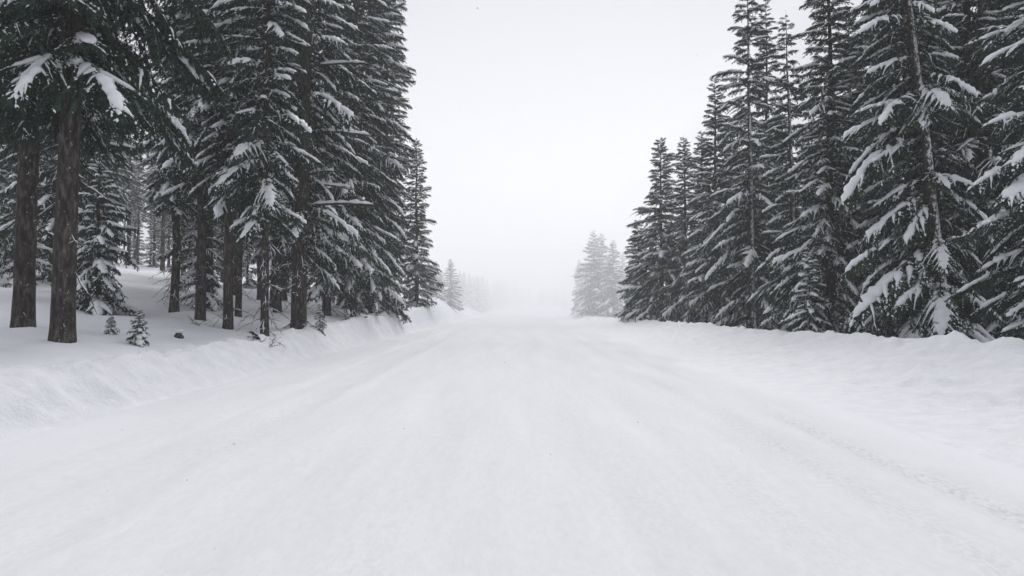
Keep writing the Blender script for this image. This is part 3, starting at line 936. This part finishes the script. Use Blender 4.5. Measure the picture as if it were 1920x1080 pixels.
# ------------------------------------------------------------------ stump, twiggy shrubs, clods
def lump(rng, c, r, squash=0.7, n=7, m=5):
    th = np.linspace(0, np.pi, m); ph = np.arange(n) / n * 2 * np.pi
    T, P = np.meshgrid(th, ph, indexing="ij")
    rr = r * rng.uniform(0.72, 1.2, T.shape); rr[0] = r * 0.8; rr[-1] = r
    V = np.stack([rr * np.sin(T) * np.cos(P), rr * np.sin(T) * np.sin(P), rr * np.cos(T) * squash], -1).reshape(-1, 3) + np.asarray(c)
    i, j = np.meshgrid(np.arange(m - 1), np.arange(n), indexing="ij")
    a0 = i * n + j; a1 = i * n + (j + 1) % n
    F = np.concatenate([np.stack([a0, a0 + n, a1 + n], -1).reshape(-1, 3), np.stack([a0, a1 + n, a1], -1).reshape(-1, 3)])
    return V, F

rng = np.random.default_rng(9)
sx_, sy_ = at_px(336, 17.0)
st = thing("stump", "small dark stump under a cap of snow on the left forest floor", "stump", (sx_, sy_, hz(sx_, sy_)))
g = Geo(); V, F, _, _ = gen_trunk(rng, 0.16, 0.10, sides=12, step=0.04, flare=0.3, sink=0.25); g.add(V, F)
link("wood", g.mesh("wood", [M_BARK]), st)
g = Geo(); g.add(*lump(rng, (0, 0.03, 0.145), 0.13, 0.45, 12, 8)); link("snow_cap", g.mesh("snow_cap", [M_BRANCH_SNOW]), st)

def shrub(label, px, depth, size, count, seed, group=None):
    rng = np.random.default_rng(seed)
    x, y = at_px(px, depth)
    t = thing("shrub", label, "shrub", (x, y, hz(x, y) - 0.03), group)
    for k in range(count):
        green = rng.random() < 0.12
        kind = BR["short"][k % 3] if green else DEAD[k % 4]
        o = link("stem", kind[1], t)
        o.location = (rng.normal(0, size * 0.25), rng.normal(0, size * 0.25), 0)
        o.rotation_euler = (R(rng.normal(0, 25)), R(-rng.uniform(15, 75)), rng.random() * 6.28)
        s = size * rng.uniform(0.5, 1.1) / kind[0]
        o.scale = (s, s, s)
        link("snow", kind[2][2 if green else 0], o, kind="stuff")
shrub("twiggy shrub at the foot of the drooping snow-laden spruce", 372, 20.8, 0.42, 10, 61)
shrub("twiggy shrub in front of the slim spruce with a skirt of twigs", 505, 18.2, 0.55, 14, 62)
shrub("low twigs between the big spruce and the sapling at the bank", 580, 23.0, 0.5, 10, 63)
shrub("small evergreen shrub on the bank right of the big spruce", 652, 30.0, 0.9, 10, 64)
shrub("snowy shrub at the foot of the dense broad spruce", 700, 33.0, 0.8, 12, 65)
shrub("low dark shrub at the outer end of the left row", 800, 56.0, 1.0, 12, 66)
shrub("stray twigs on the bank crest between two snowy shrubs", 682, 31.0, 0.5, 8, 67)

# ------------------------------------------------------------------ falling snow
rng = np.random.default_rng(29)
N = 11000
c = np.stack([rng.uniform(-22, 22, N), rng.uniform(3.0, 45, N), rng.uniform(0.0, 13, N)], -1)
ground_z = height(c[:, 0], c[:, 1])
c = c[c[:, 2] > ground_z + 0.15]; N = len(c)
r = rng.uniform(0.003, 0.0075, N)
off = np.array([[1, 0, 0], [-1, 0, 0], [0, 1, 0], [0, -1, 0], [0, 0, 1], [0, 0, -1]], float)
V = (c[:, None] + off[None] * r[:, None, None] * rng.uniform(0.7, 1.3, (N, 6, 1))).reshape(-1, 3)
octf = np.array([[0, 2, 4], [2, 1, 4], [1, 3, 4], [3, 0, 4], [2, 0, 5], [1, 2, 5], [3, 1, 5], [0, 3, 5]])
F = (octf[None] + (np.arange(N) * 6)[:, None, None]).reshape(-1, 3)
g = Geo(); g.add(V, F, 0, True)
link("falling_snow", g.mesh("falling_snow", [M_BRANCH_SNOW]), kind="stuff")

# ------------------------------------------------------------------ haze
def closed_box(name, lo, hi, mat):
    x0, y0, z0 = lo; x1, y1, z1 = hi
    V = [(x0, y0, z0), (x1, y0, z0), (x1, y1, z0), (x0, y1, z0), (x0, y0, z1), (x1, y0, z1), (x1, y1, z1), (x0, y1, z1)]
    F = [(0, 3, 2, 1), (4, 5, 6, 7), (0, 1, 5, 4), (1, 2, 6, 5), (2, 3, 7, 6), (3, 0, 4, 7)]
    me = bpy.data.meshes.new(name); me.from_pydata(V, [], F); me.materials.append(mat)
    return link(name, me, kind="stuff")
top = HIGH[0] + 0.5
low = -3.5
closed_box("haze", (-330, -45, low), (330, 625, top), haze_mat("haze", HAZE_DENSITY, 0.0))
closed_box("blowing_snow", (-27, 61, low + 0.5), (27, 622, top - 0.3), haze_mat("blowing_snow", SQUALL_DENSITY, 0.3))

closed_box("drifting_snow", (-4.7, 28, low + 0.8), (6.6, 60.6, 0.75), haze_mat("drifting_snow", DRIFT_DENSITY, 0.3))

print("objects", len(bpy.data.objects), "unique tris", sum(len(m.polygons) for m in bpy.data.meshes), "top", top)
